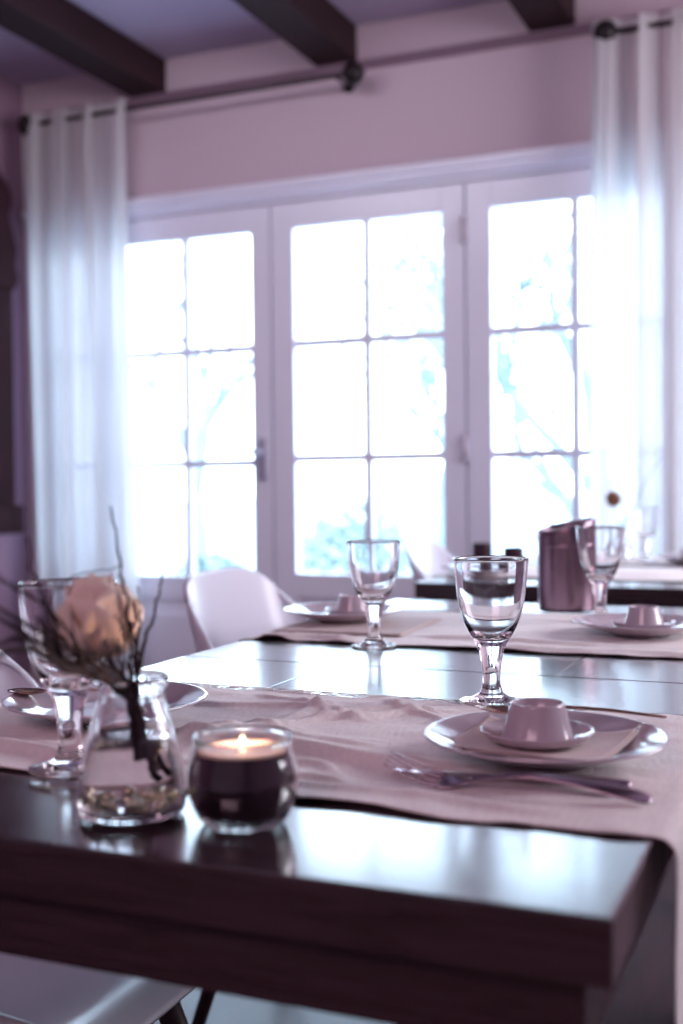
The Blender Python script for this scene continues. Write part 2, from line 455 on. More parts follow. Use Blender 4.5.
def shrub(label, loc, r, seed):
    rnd = random.Random(seed)
    t = thing('garden_shrub', label, 'shrub', loc)
    b = bmesh.new(); sb = bmesh.new()
    for _ in range(900):
        v = Vector([rnd.gauss(0, 1) for _ in range(3)]).normalized() * r * rnd.uniform(.5, 1) ; v.z = abs(v.z) * 1.1
        a = Vector([rnd.gauss(0, 1) for _ in range(3)]).normalized(); q = a.orthogonal(); s = .05
        b.faces.new([b.verts.new(v + a * s), b.verts.new(v + q * s * .6), b.verts.new(v - a * s), b.verts.new(v - q * s * .6)])
    for k in range(9):
        a = k * 0.7; tube(sb, [(0, 0, -.1), (.3 * r * math.cos(a), .3 * r * math.sin(a), .5 * r), (.7 * r * math.cos(a), .7 * r * math.sin(a), .9 * r)], [.03, .02, .01], 5)
    link_mesh('leaves', b, MT['leaf'], t, False); link_mesh('stems', sb, MT['bark'], t)
shrub('rounded pale shrub outside the left glazed door', (-4.3, 7.6, 0), 0.45, 5)
shrub('low pale shrub outside the middle glazed door', (-4.6, 11.2, 0), 0.75, 6)
shrub('low pale shrub outside the right glazed door', (-1.5, 7.2, 0), 0.4, 7)

# ------------------------------------------------------------------ curtains and rods
def curtain(label, x0, x1, bx0, bx1, folds, seed, yc=4.06, ztop=2.56):
    rnd = random.Random(seed); ph = [rnd.uniform(0, 6.28) for _ in range(6)]
    def fn(u, v):
        z = ztop - (ztop - 0.03) * v
        s = v ** 1.3
        a = x0 + (bx0 - x0) * s; c = x1 + (bx1 - x1) * s
        amp = 0.030 + 0.03 * v
        wob = 0.12 * math.sin(5 * u + ph[0] + v * 1.2) + 0.05 * math.sin(11 * u + ph[1] - v * 2)
        x = a + (c - a) * u + 0.010 * math.sin(2 * PI * folds * 2 * u + ph[2])
        y = yc + amp * math.sin(2 * PI * folds * (u + wob * 0.35) + ph[3]) + 0.012 * math.sin(2 * PI * folds * 2.3 * u + ph[4] + v * 2)
        if v < 0.04: y = yc + (y - yc) * (0.5 + v * 12)
        return (x, y, z)
    o = link_mesh('curtain', sheet(fn, 240, 60), MT['curtain'])
    tag(o, label, 'curtain', 'sheer curtains'); return o
curtain('white sheer full-length curtain at the left end of the glazed doors', -3.18, -2.66, -3.14, -2.64, 4, 2)
curtain('white sheer full-length curtain at the right end of the glazed doors', -0.79, -0.46, -0.83, -0.45, 3, 4)
def rod(label, x0, x1):
    t = thing('curtain_rod', label, 'curtain rod', ((x0 + x1) / 2, 4.06, 2.52)); h = (x1 - x0) / 2
    b = bmesh.new(); tube(b, [(-h, 0, 0), (h, 0, 0)], 0.009, 14); link_mesh('pole', b, MT['darkmetal'], t)
    for s in (-1, 1):
        b = bmesh.new(); bmesh.ops.create_uvsphere(b, u_segments=20, v_segments=14, radius=0.042, matrix=Matrix.Translation((s * (h + 0.035), 0, 0)))
        link_mesh('finial', b, MT['darkmetal'], t)
        b = bmesh.new(); tube(b, [(s * (h - 0.04), 0, 0), (s * (h - 0.04), 0.139, 0)], 0.007, 10)
        tube(b, [(s * (h - 0.04), 0.133, 0), (s * (h - 0.04), 0.1395, 0)], 0.022, 16)
        link_mesh('bracket', b, MT['darkmetal'], t)
rod('dark curtain rod with a ball finial over the left and middle doors', -3.12, -1.70)
rod('dark curtain rod above the right curtain', -0.70, 0.6)

# ------------------------------------------------------------------ wall clock at the left edge
t = thing('wall_clock', 'tall dark wooden case with a carved top, at the left picture edge', 'clock', (XL, 3.845, 0.80))
b = bmesh.new(); box(b, 0.0005, 0.10, -0.14, 0.14, 0.12, 1.02, 0.006); box(b, 0.10, 0.108, -0.10, 0.10, 0.2, 0.95, 0.004); link_mesh('case', b, MT['clock'], t, False)
b = bmesh.new(); box(b, 0.0005, 0.125, -0.165, 0.165, 0.0, 0.12, 0.012); link_mesh('base_block', b, MT['clock'], t, False)
prof = [(0.14, 0), (0.165, 0.05), (0.15, 0.10), (0.16, 0.17), (0.135, 0.24), (0.115, 0.30), (0.13, 0.36), (0.115, 0.42), (0.06, 0.47), (0.025, 0.52), (0.0, 0.56)]
pp = smooth_prof(prof, 4); b = bmesh.new(); pr_ = pp + [(-y, z) for y, z in reversed(pp[:-1])]
f0 = b.faces.new([b.verts.new((0.0005, y, z + 1.02)) for y, z in pr_]); ex = bmesh.ops.extrude_face_region(b, geom=[f0])
bmesh.ops.translate(b, verts=[v for v in ex['geom'] if isinstance(v, bmesh.types.BMVert)], vec=(0.11, 0, 0)); recalc(b)
link_mesh('carved_crest', b, MT['clock'], t, False)

# ------------------------------------------------------------------ tables
TZ = 0.75
def table(label, x0, x1, y0, y1, seed):
    t = thing('dining_table', label, 'table', ((x0 + x1) / 2, (y0 + y1) / 2, 0), group=None)
    hx, hy = (x1 - x0) / 2, (y1 - y0) / 2
    b = bmesh.new(); pw = 0.1975; eb = 0.0
    y = -hy; k = 0
    while y < hy - 0.01:
        ye = min(y + pw, hy)
        if hy - ye < 0.05: ye = hy
        # boards run across the table, some of two lengths
        xj = (None, -0.02, None, -0.14, hx - 0.21, -0.05, 0.16, None, None)[min(k, 8)]
        if xj is None: box(b, -hx, hx, y + 0.0006, ye - 0.0006, TZ - 0.04, TZ, 0.0022)
        else:
            box(b, -hx, xj, y + 0.0006, ye - 0.0006, TZ - 0.04, TZ, 0.0022); box(b, xj + 0.001, hx, y + 0.0006, ye - 0.0006, TZ - 0.04, TZ, 0.0022)
        y = ye; k += 1
    link_mesh('tabletop', b, MT['table'], t, False)
    b = bmesh.new(); i = 0.018
    box(b, -hx + i, hx - i, -hy + i, -hy + i + 0.022, 0.66, TZ - 0.041, 0.002); box(b, -hx + i, hx - i, hy - i - 0.022, hy - i, 0.66, TZ - 0.041, 0.002)
    box(b, -hx + i, -hx + i + 0.022, -hy + i + 0.023, hy - i - 0.023, 0.66, TZ - 0.041, 0.002); box(b, hx - i - 0.022, hx - i, -hy + i + 0.023, hy - i - 0.023, 0.66, TZ - 0.041, 0.002)
    link_mesh('apron', b, MT['table'], t, False)
    for sx in (-1, 1):
        for sy in (-1, 1):
            cx, cy = sx * (hx - 0.085), sy * (hy - 0.085); b = bmesh.new()
            box(b, cx - 0.042, cx + 0.042, cy - 0.042, cy + 0.042, 0.0, TZ - 0.042, 0.004)
            for v in b.verts:
                if v.co.z < 0.1: v.co.x = cx + (v.co.x - cx) * 0.72; v.co.y = cy + (v.co.y - cy) * 0.72
            link_mesh('leg', b, MT['table'], t, False)
    return t
T1 = (-0.855, -0.115, 0.642, 2.29)
T2 = (-0.96, -0.20, 2.70, 3.92)
table('near dark glossy wooden dining table with linen place mats', *T1, 1)
table('far dark wooden dining table in front of the right glazed door', *T2, 2)

# ------------------------------------------------------------------ linen mats laid across the tables
def linen(label, tb, y0, y1, ridges, seed, hang=(0.09, 0.20), fringe_far=True, amp=1.0):
    x0, x1 = tb[0], tb[1]; W = x1 - x0; hl, hr = hang
    Ltot = W + hl + hr; rr = 0.014
    rnd = random.Random(seed); off = Vector((seed * 7.3, seed * 3.1, 0))
    def lift(px, py):
        z = 0.0012 + amp * 0.0036 * max(0.0, noise.noise(Vector((px * 7, py * 11, 0)) + off) + 0.25) + 0.0022 * amp * max(0, noise.noise(Vector((px * 26, py * 30, 3)) + off))
        for (ax, ay, bx, by, h, w) in ridges:
            d = Vector((bx - ax, by - ay)); L = d.length; d /= L
            q = Vector((px - ax, py - ay)); tt = q.dot(d) / L
            wob = 0.006 * math.sin(tt * 9 + ax * 30)
            s = q.x * -d.y + q.y * d.x + wob
            if -0.1 < tt < 1.1:
                e = min(1, max(0, (tt + 0.1) / 0.2)) * min(1, max(0, (1.1 - tt) / 0.2))
                z += 1.5 * h * e * (math.exp(-(s / w) ** 2) + 0.35 * math.exp(-((s - 2.6 * w) / w) ** 2))
        return z
    def fn(u, v):
        s = -hl + Ltot * u
        ey = 0.004 * math.sin(s * 23 + seed) + 0.003 * math.sin(s * 51 + seed * 2)
        py = y0 + ey + (y1 - y0 + 0.006 * math.sin(s * 17 + 2)) * v
        px = x0 + s
        if 0 <= s <= W:
            k = min(1.0, min(s, W - s) / 0.03)
            return (px, py, TZ + 0.0012 + (lift(px, py) - 0.0012) * k)
        over = -s if s < 0 else s - W
        sg = -1 if s < 0 else 1; ex = x0 if s < 0 else x1
        ang = min(PI / 2, over / rr); rest = max(0, over - rr * PI / 2)
        sway = 0.010 * math.sin(py * 24 + seed) * min(1, rest / 0.1)
        return (ex + sg * ((rr) * math.sin(ang) + max(0, sway)+0.0), py, TZ + 0.0012 - rr * (1 - math.cos(ang)) - rest)
    o = link_mesh('linen_place_mat', sheet(fn, 300, 120), MT['linen'])
    solid(o, 0.0009, 1); tag(o, label, 'place mat', 'linen mats laid across the tables')
    if fringe_far:
        b = bmesh.new()
        for i in range(330):
            s = W * (i + rnd.random()) / 330; px = x0 + s; py = y1 - 0.002
            a = rnd.gauss(0, 0.5); L = rnd.uniform(0.012, 0.03); z = TZ + 0.0016 + rnd.random() * 0.001
            tube(b, [(px, py, z + 0.001), (px + a * L * 0.4, py + L * 0.5, z + 0.0015), (px + a * L, py + L, TZ + 0.0010)], 0.00045, 4)
        f = link_mesh('fringe', b, MT['linen'], o); f['kind'] = 'stuff'
    return o
linen('wrinkled taupe linen mat under the nearest plate, with fringed far edge', T1, 0.795, 1.205,
      [(-0.62, 0.96, -0.30, 0.915, 0.0075, 0.010), (-0.54, 0.90, -0.50, 1.16, 0.0035, 0.009), (-0.42, 1.17, -0.60, 0.86, 0.0045, 0.008),
       (-0.45, 0.84, -0.20, 0.83, 0.0025, 0.008), (-0.80, 0.86, -0.55, 0.84, 0.006, 0.010), (-0.66, 1.1, -0.46, 1.13, 0.003, 0.008), (-0.50, 1.05, -0.38, 1.16, 0.003, 0.006), (-0.58, 1.02, -0.40, 0.98, 0.003, 0.006), (-0.52, 0.86, -0.36, 0.845, 0.0028, 0.006), (-0.46, 1.19, -0.34, 1.08, 0.0035, 0.006), (-0.60, 1.18, -0.44, 1.08, 0.003, 0.006), (-0.48, 0.93, -0.38, 0.88, 0.003, 0.006)], 3)
linen('pale linen mat across the far half of the near table, under the steel cooler', T1, 1.615, 2.08,
      [(-0.84, 1.63, -0.68, 1.64, 0.006, 0.012), (-0.60, 1.72, -0.30, 1.70, 0.004, 0.01), (-0.45, 1.63, -0.15, 1.64, 0.003, 0.01)], 6)
linen('pale linen mat across the far table by the window', T2, 2.86, 3.30, [(-0.6, 2.95, -0.4, 3.0, 0.004, 0.012)], 9, fringe_far=False)
linen('second pale linen mat on the far table, nearest the doors', T2, 3.40, 3.80, [], 11, fringe_far=False)

# ------------------------------------------------------------------ chairs
def make_chair(label, loc, rz):
    t = thing('shell_chair', label, 'chair', loc, rz, 'white shell chairs')
    cen = smooth_prof([(-0.245, 0.835), (-0.225, 0.76), (-0.195, 0.64), (-0.165, 0.53), (-0.12, 0.465), (-0.04, 0.435), (0.08, 0.435), (0.17, 0.445), (0.215, 0.43)], 4)
    hw = smooth_prof([(0.185, 0), (0.210, 0), (0.225, 0), (0.235, 0), (0.238, 0), (0.235, 0), (0.232, 0), (0.225, 0), (0.205, 0)], 4)
    n = len(cen) - 1
    def fn(u, v):
        i = min(n, v * n); a = int(i); f = i - a; c2 = min(n, a + 1)
        cx = cen[a][0] * (1 - f) + cen[c2][0] * f; cz = cen[a][1] * (1 - f) + cen[c2][1] * f; w = hw[a][0] * (1 - f) + hw[c2][0] * f
        s = 2 * u - 1; q = abs(s)
        wrap = 0.065 * q ** 2.4 * (1 - v) ** 0.6 + 0.05 * q ** 2.4 * math.sin(PI * min(1, v * 1.25)) 
        lift = 0.07 * q ** 2.6 * max(0, math.sin(PI * min(1, max(0, (v - 0.18) / 0.82)))) ** 1.1
        top = -0.085 * q ** 3.2 * max(0, 1 - v * 4.5)
        return (cx + wrap * (1 if v < .7 else 1), w * math.sin(s * PI / 2 * 0.96) , cz + lift + top)
    o = link_mesh('seat_shell', sheet(fn, 36, 40), MT['chair'], t); solid(o, 0.009, 0)
    for sx in (-1, 1):
        for sy in (-1, 1):
            b = bmesh.new(); tube(b, [(sx * 0.10, sy * 0.10, 0.418), (sx * 0.21, sy * 0.20, 0.0)], [0.017, 0.011], 12)
            link_mesh('leg', b, MT['chairleg'], t)
    b = bmesh.new()
    for sy in (-1, 1):
        tube(b, [(-0.13, sy * 0.12, 0.35), (0.13, sy * 0.12, 0.35)], 0.005, 8); tube(b, [(-0.12, sy * 0.10, 0.41), (0.12, -sy * 0.10, 0.41)], 0.006, 8)
    for sx in (-1, 1): tube(b, [(sx * 0.12, -0.13, 0.352), (sx * 0.12, 0.13, 0.352)], 0.005, 8)
    link_mesh('seat_frame', b, MT['darkmetal'], t)
    return t
ch = make_chair('white shell chair at the left side of the near table, beside its far setting', (-0.825, 1.91, 0), math.radians(2))
dup(ch, 'white shell chair cut off by the left picture edge, behind the twig vase', (-0.88, 1.11, 0), math.radians(2))
dup(ch, 'small blurred white shell chair at the left end of the far table', (-0.88, 3.18, 0), math.radians(3))

# ------------------------------------------------------------------ goblets
def make_goblet(label, loc):
    t = thing('wine_goblet', label, 'wine glass', loc, 0, 'clear stemmed goblets')
    out_stem = smooth_prof([(0.0118, 0.0135), (0.0098, 0.020), (0.0097, 0.030), (0.0108, 0.042), (0.0130, 0.054), (0.0165, 0.064)], 4)
    foot = [(0.0, 0.0012)] + smooth_prof([(0.012, 0.0010), (0.028, 0.0002), (0.0335, 0.0006), (0.0345, 0.0018), (0.0335, 0.0030), (0.026, 0.0045), (0.018, 0.0075), (0.0128, 0.0112), (0.0118, 0.0135)], 4)
    bowl_out = smooth_prof([(0.0165, 0.064), (0.0222, 0.073), (0.0280, 0.084), (0.0330, 0.098), (0.0362, 0.113), (0.0383, 0.130), (0.0398, 0.147), (0.0405, 0.1555)], 4)
    rim = [(0.0403, 0.1566), (0.0395, 0.1570), (0.0387, 0.1564)]
    bowl_in = smooth_prof([(0.0384, 0.154), (0.0366, 0.132), (0.0342, 0.113), (0.0308, 0.098), (0.0252, 0.085), (0.0175, 0.076), (0.0090, 0.0715), (0.0030, 0.0705)], 4) + [(0.0, 0.0704)]
    link_mesh('foot', lathe(foot, 64), MT['crystal'], t)
    link_mesh('stem', lathe(out_stem, 64), MT['crystal'], t)
    link_mesh('bowl', lathe(bowl_out + rim + bowl_in, 64), MT['crystal'], t)
    return t
zm = TZ + 0.0075
gb = make_goblet('sharp clear stemmed goblet standing just behind the nearest egg cup plate', (-0.347, 1.222, TZ + 0.003))
dup(gb, 'clear stemmed goblet standing on bare table between the two linen mats', (-0.634, 1.605, TZ + 0.0005))
dup(gb, 'clear stemmed goblet right beside the steel cooler', (-0.374, 1.99, zm))
dup(gb, 'blurred clear goblet at left, behind the vase of twigs', (-0.592, 0.805, TZ + 0.005))
dup(gb, 'faint clear goblet on the far table, left of the steel cooler', (-0.80, 3.36, TZ + 0.005))
dup(gb, 'blurred clear goblet on the far table beside the small flower vase', (-0.529, 3.53, zm))

# ------------------------------------------------------------------ plates
def plate_profile(R):
    return [(0.0, 0.004)] + [(0.30 * R, 0.004), (0.34 * R, 0.0), (0.42 * R, 0.0), (0.46 * R, 0.004)] + smooth_prof([(0.60 * R, 0.0065), (0.75 * R, 0.0115), (0.92 * R, 0.0175), (1.0 * R, 0.0205), (1.004 * R, 0.0216), (0.992 * R, 0.0226), (0.92 * R, 0.0203), (0.76 * R, 0.0150), (0.62 * R, 0.0095), (0.54 * R, 0.0078)], 3) + [(0.3 * R, 0.0076), (0.0, 0.0076)]
def make_plate(label, loc):
    o = link_mesh('dinner_plate', lathe(plate_profile(0.1025), 96), MT['porcelain'])
    o.location = loc; tag(o, label, 'plate', 'white porcelain plates'); return o
PZ = TZ + 0.0040
pl = make_plate('nearest white plate, holding an egg cup, napkin and spoon', (-0.2325, 0.983, PZ))
def dup1(o, label, loc, rz=0): 
    c = o.copy(); COL.objects.link(c); c.location = loc; c.rotation_euler = (0, 0, rz); c['label'] = label; return c
dup1(pl, 'white plate on the far left of the near table, by the small folded cloth', (-0.782, 1.84, PZ+0.003))
dup1(pl, 'white plate at the right picture edge, in front of the steel cooler', (-0.283, 1.838, PZ))
dup1(pl, 'white plate at the left, behind the twig vase and blurred goblet', (-0.690, 1.000, PZ))
dup1(pl, 'small blurred white plate on the left corner of the far table', (-0.86, 2.93, PZ))
dup1(pl, 'small blurred white plate on the far table at the right picture edge', (-0.385, 3.45, PZ))

# ------------------------------------------------------------------ egg cups with saucer
def make_eggcup(label, loc, rz=0):
    t = thing('egg_cup', label, 'egg cup', loc, rz, 'white egg cups with saucers')
    R = 0.049
    s = [(0.0, 0.003), (0.022, 0.003), (0.024, 0.0), (0.028, 0.0)] + smooth_prof([(0.034, 0.002), (0.042, 0.005), (0.0478, 0.0105), (0.0487, 0.0118), (0.0475, 0.0125), (0.042, 0.0080), (0.034, 0.0052), (0.031, 0.0048)], 3) + [(0.0, 0.0048)]
    link_mesh('saucer', lathe(s, 72), MT['porcelain'], t)
    c = smooth_prof([(0.0318, 0.0049), (0.0302, 0.009), (0.0268, 0.020), (0.0240, 0.031), (0.0232, 0.0345), (0.0222, 0.0356), (0.0212, 0.0348), (0.0205, 0.031), (0.0170, 0.022), (0.010, 0.017), (0.003, 0.0155)], 4) + [(0.0, 0.0155)]
    link_mesh('cup', lathe(c, 64), MT['porcelain'], t)
    return t
EZ = 0.0076
ec = make_eggcup('white egg cup on its saucer in the middle of the nearest plate', (-0.240, 0.988, PZ + EZ + 0.0042))
dup(ec, 'white egg cup on the plate at far left of the near table', (-0.770, 1.85, PZ + EZ + 0.0035))
dup(ec, 'white egg cup on the plate at the right picture edge', (-0.280, 1.842, PZ + EZ + 0.0005))
dup(ec, 'dark blurred egg cup on the far table plate at the right picture edge', (-0.40, 3.45, PZ + EZ + 0.0005))

# ------------------------------------------------------------------ napkins
def napkin(label, loc, rz, w, d, layers=2, bulge=0.002, curl=0.0):
    t = thing('napkin', label, 'napkin', loc, rz)
    for L in range(layers):
        def fn(u, v, L=L):
            x = (u - .5) * w * (1 - 0.03 * L); y = (v - .5) * d * (1 - 0.05 * L)
            z = 0.0016 * L + curl * (abs(2 * u - 1) ** 3 * (0.35 + 0.65 * v) + 0.4 * abs(2 * v - 1) ** 3) + bulge * (0.5 + 0.5 * noise.noise(Vector((x * 30 + L, y * 30, L)))) * (0.3 + u * (1 - u) * 2.8)
            return (x, y, z)
        o = link_mesh('cloth_fold', sheet(fn, 40, 40), MT['napkin'], t); solid(o, 0.0008, 1)
    return t
napkin('beige napkin folded square under the nearest egg cup', (-0.238, 0.985, PZ + EZ + 0.0005), math.radians(-7), 0.142, 0.112, 2, 0.0016, 0.008)
napkin('dark-edged folded cloth under the plate at far left of the near table', (-0.74, 1.81, TZ + 0.0045), math.radians(3), 0.22, 0.24, 2, 0.001)
b = bmesh.new()

# ------------------------------------------------------------------ cutlery
def loft(bm, sec, seg=10):
    """sec: (x, y, z, half width, half thickness) along x"""
    tube(bm, [(s[0], s[1], s[2]) for s in sec], [(s[3], s[4]) for s in sec], seg)
def make_fork(label, loc, rz):
    t = thing('fork', label, 'fork', loc, rz); t.rotation_euler = (math.radians(14), 0, rz)
    b = bmesh.new(); loft(b, smooth_prof([(0.066, 0, 0.0045, 0.0035, 0.0016), (0.085, 0, 0.0085, 0.0032, 0.0018), (0.115, 0, 0.0125, 0.0038, 0.0018), (0.150, 0, 0.0105, 0.0060, 0.0016), (0.185, 0, 0.0050, 0.0095, 0.0015), (0.198, 0, 0.0025, 0.0085, 0.0014), (0.203, 0, 0.0018, 0.0040, 0.0010)], 3), 12)
    link_mesh('handle', b, MT['cutlery'], t)
    b = bmesh.new(); loft(b, smooth_prof([(0.067, 0, 0.0044, 0.0035, 0.0015), (0.060, 0, 0.0028, 0.0070, 0.0014), (0.052, 0, 0.0018, 0.0110, 0.0013), (0.043, 0, 0.0022, 0.0125, 0.0012)], 3), 12)
    link_mesh('neck', b, MT['cutlery'], t)
    for k in range(4):
        y = (k - 1.5) * 0.0072; b = bmesh.new()
        loft(b, smooth_prof([(0.0445, y, 0.0022, 0.0019, 0.0011), (0.030, y, 0.0055, 0.0015, 0.0010), (0.014, y * .97, 0.0110, 0.0012, 0.0009), (0.0, y * .94, 0.0175, 0.0009, 0.0006)], 3), 8)
        link_mesh('tine', b, MT['cutlery'], t)
    return t
def make_knife(label, loc, rz, L=0.19):
    t = thing('table_knife', label, 'knife', loc, rz)
    b = bmesh.new(); loft(b, smooth_prof([(0.095, 0, 0.0045, 0.0045, 0.003), (0.11, 0, 0.005, 0.0055, 0.0036), (0.15, 0, 0.005, 0.0072, 0.0042), (0.185, 0, 0.0048, 0.0085, 0.0042), (0.192, 0, 0.0046, 0.006, 0.003)], 3), 12); link_mesh('handle', b, MT['cutlery'], t)
    b = bmesh.new(); loft(b, smooth_prof([(0.097, 0, 0.0043, 0.0040, 0.0020), (0.085, 0, 0.0030, 0.0072, 0.0010), (0.05, 0, 0.0022, 0.0095, 0.0007), (0.02, 0, 0.0020, 0.0095, 0.0006), (0.005, 0.001, 0.0020, 0.0060, 0.0005), (0.0, 0.003, 0.0020, 0.0015, 0.0004)], 3), 10); link_mesh('blade', b, MT['cutlery'], t)
    return t
def make_spoon(label, loc, rot):
    t = thing('spoon', label, 'spoon', loc, 0); t.rotation_euler = rot
    b = bmesh.new(); loft(b, smooth_prof([(0.040, 0, 0.004, 0.0022, 0.0014), (0.07, 0, 0.007, 0.0020, 0.0016), (0.11, 0, 0.006, 0.0034, 0.0016), (0.150, 0, 0.003, 0.0065, 0.0014), (0.160, 0, 0.002, 0.005, 0.0012), (0.164, 0, 0.0018, 0.002, 0.0008)], 3), 10); link_mesh('handle', b, MT['spoon'], t)
    def fn(u, v):
        a = 2 * PI * u; r = v; x = 0.020 + 0.0215 * r * math.cos(a); y = 0.0135 * r * math.sin(a) * (1 - 0.12 * math.cos(a))
        return (x, y, -0.004 * (1 - r * r) + 0.003)
    b = sheet(fn, 32, 8); bmesh.ops.remove_doubles(b, verts=b.verts[:], dist=1e-5); o = link_mesh('spoon_bowl', b, MT['spoon'], t); solid(o, 0.001, 0)
    return t
make_fork('steel fork with upturned tines lying in front of the nearest plate', (-0.330, 0.866, TZ + 0.0065), math.radians(0.5))
make_knife('steel knife lying between the fork and the nearest plate', (-0.338, 0.8925, TZ + 0.0050), math.radians(1.0), 0.19)
make_spoon('dark brassy spoon across the nearest plate behind the egg cup', (-0.300, 1.022, 0.7835), (0, math.radians(1.6), math.radians(15)))
make_spoon('dark steel spoon lying on the plate behind the blurred goblet', (-0.80, 0.985, PZ + 0.022), (0, math.radians(1), math.radians(14)))

# ------------------------------------------------------------------ steel bottle cooler
t = thing('wine_cooler', 'tall brushed steel bottle cooler with a curved slanting rim', 'wine cooler', (-0.467, 2.155, TZ + 0.004))
def cool(u, v):
    a = 2 * PI * u; R = 0.0525 + 0.001 * v
    top = 0.157 + 0.009 * math.sin(a + 0.9) + 0.004 * math.cos(a)
    return (R * math.cos(a), R * math.sin(a), top * v)
bm = sheet(cool, 96, 24); bmesh.ops.remove_doubles(bm, verts=bm.verts[:], dist=1e-5)
bmesh.ops.contextual_create(bm, geom=[e for e in bm.edges if e.is_boundary and e.verts[0].co.z < 1e-5])
o = link_mesh('body', bm, MT['metal'], t); solid(o, 0.0025, -1); o.data.polygons[-1].use_smooth = False
bm = bmesh.new()
ring = []
for k in range(97):
    x, y, z = cool(k / 96, 1); ring.append((x, y, z))
tube(bm, ring, 0.0022, 8, caps=False); link_mesh('rim', bm, MT['cutlery'], t)
bm = lathe([(0.0528, 0.118), (0.0537, 0.1195), (0.0537, 0.1225), (0.0528, 0.124)], 96); link_mesh('band', bm, MT['metal'], t)

# ------------------------------------------------------------------ candle in plum glass
t = thing('candle_jar', 'lit candle in a round dark plum glass jar near the table front', 'candle', (-0.3915, 0.734, TZ + 0.0005))
bm = lathe([(0.0, 0.0015)] + smooth_prof([(0.018, 0.0010), (0.025, 0.0), (0.0285, 0.0012), (0.0325, 0.006), (0.0378, 0.018), (0.0395, 0.030), (0.0385, 0.041), (0.0358, 0.052), (0.0350, 0.0575), (0.0357, 0.0605), (0.0347, 0.0625), (0.0330, 0.0610), (0.0327, 0.0565), (0.0338, 0.050), (0.0364, 0.040), (0.0376, 0.030), (0.0360, 0.018), (0.0300, 0.0060), (0.018, 0.0050)], 4) + [(0.0, 0.0050)], 72)
link_mesh('glass_jar', bm, MT['vglass'], t)
bm = lathe([(0.0, 0.0055)] + smooth_prof([(0.018, 0.0055), (0.0290, 0.0066), (0.0350, 0.0165), (0.0373, 0.030), (0.0361, 0.040), (0.0338, 0.0485), (0.0330, 0.0520)], 4), 64)
link_mesh('plum_lining', bm, MT['candleglass'], t)
bm = lathe([(0.0, 0.0520), (0.010, 0.0518), (0.026, 0.0522), (0.0316, 0.0534), (0.0322, 0.0526), (0.0322, 0.044), (0.0, 0.044)][::-1], 64)
wx = link_mesh('wax', bm, MT['wax'], t)
wm = MT['wax'].node_tree.nodes['Principled BSDF']; wm.inputs['Subsurface Weight'].default_value = 0.5; wm.inputs['Subsurface Radius'].default_value = (0.02, 0.008, 0.004); wm.inputs['Subsurface Scale'].default_value = 0.5
bm = bmesh.new(); tube(bm, [(0, 0, 0.050), (0.0005, 0, 0.0555)], 0.0008, 6); link_mesh('wick', bm, MT['wick'], wx)
bm = lathe(smooth_prof([(0.0002, 0.0545), (0.0020, 0.0562), (0.0024, 0.0575), (0.0014, 0.0600), (0.0003, 0.0625)], 4), 20); link_mesh('flame', bm, MT['flame'], t)
ld = bpy.data.lights.new('candle_glow', 'POINT'); ld.energy = 0.9; ld.color = (1.0, 0.58, 0.40); ld.shadow_soft_size = 0.003
lo = bpy.data.objects.new('candle_glow', ld); COL.objects.link(lo); lo.location = (-0.3915, 0.734, TZ + 0.0595)

# ------------------------------------------------------------------ vase with twigs and flower
VX, VY = -0.4777, 0.7235
t = thing('glass_vase', 'clear glass bottle vase with water and gold pebbles, left of the candle', 'vase', (VX, VY, TZ + 0.0005))
vo = smooth_prof([(0.030, 0.0), (0.0375, 0.003), (0.0398, 0.012), (0.0385, 0.028), (0.0345, 0.048), (0.0290, 0.068), (0.0245, 0.084), (0.0235, 0.090), (0.0265, 0.0955), (0.0285, 0.099), (0.0270, 0.1022), (0.0235, 0.1005), (0.0208, 0.094), (0.0212, 0.084), (0.0262, 0.068), (0.0317, 0.048), (0.0357, 0.028), (0.0368, 0.013), (0.033, 0.0075), (0.020, 0.0070)], 4)
link_mesh('glass_body', lathe([(0.0, 0.0008)] + vo + [(0.0, 0.0068)], 80), MT['vglass'], t)
wv = [(0.0, 0.0069), (0.020, 0.0071), (0.0329, 0.0077), (0.0366, 0.0132), (0.0355, 0.028), (0.0315, 0.048), (0.0294, 0.0556), (0.0, 0.0553)]
link_mesh('water', lathe(wv, 80), MT['water'], t)
rnd = random.Random(5)
for k in range(46):
    a = rnd.uniform(0, 2 * PI); r = 0.030 * math.sqrt(rnd.random()); s = rnd.uniform(0.0028, 0.0048)
    b = bmesh.new(); bmesh.ops.create_icosphere(b, subdivisions=2, radius=s, matrix=Matrix.Translation((VX + r * math.cos(a), VY + r * math.sin(a), TZ + 0.0112 + (s if k > 30 else 0))) @ Matrix.Diagonal((1, rnd.uniform(.7, 1), rnd.uniform(.6, .8), 1)))
    for v in b.verts: v.co += Vector((rnd.gauss(0, .0002), rnd.gauss(0, .0002), rnd.gauss(0, .0002)))
    o = link_mesh('pebble', b, MT['pebble']); tag(o, 'small pale gold pebble at the bottom of the twig vase', 'pebble', 'gold pebbles in the vase')

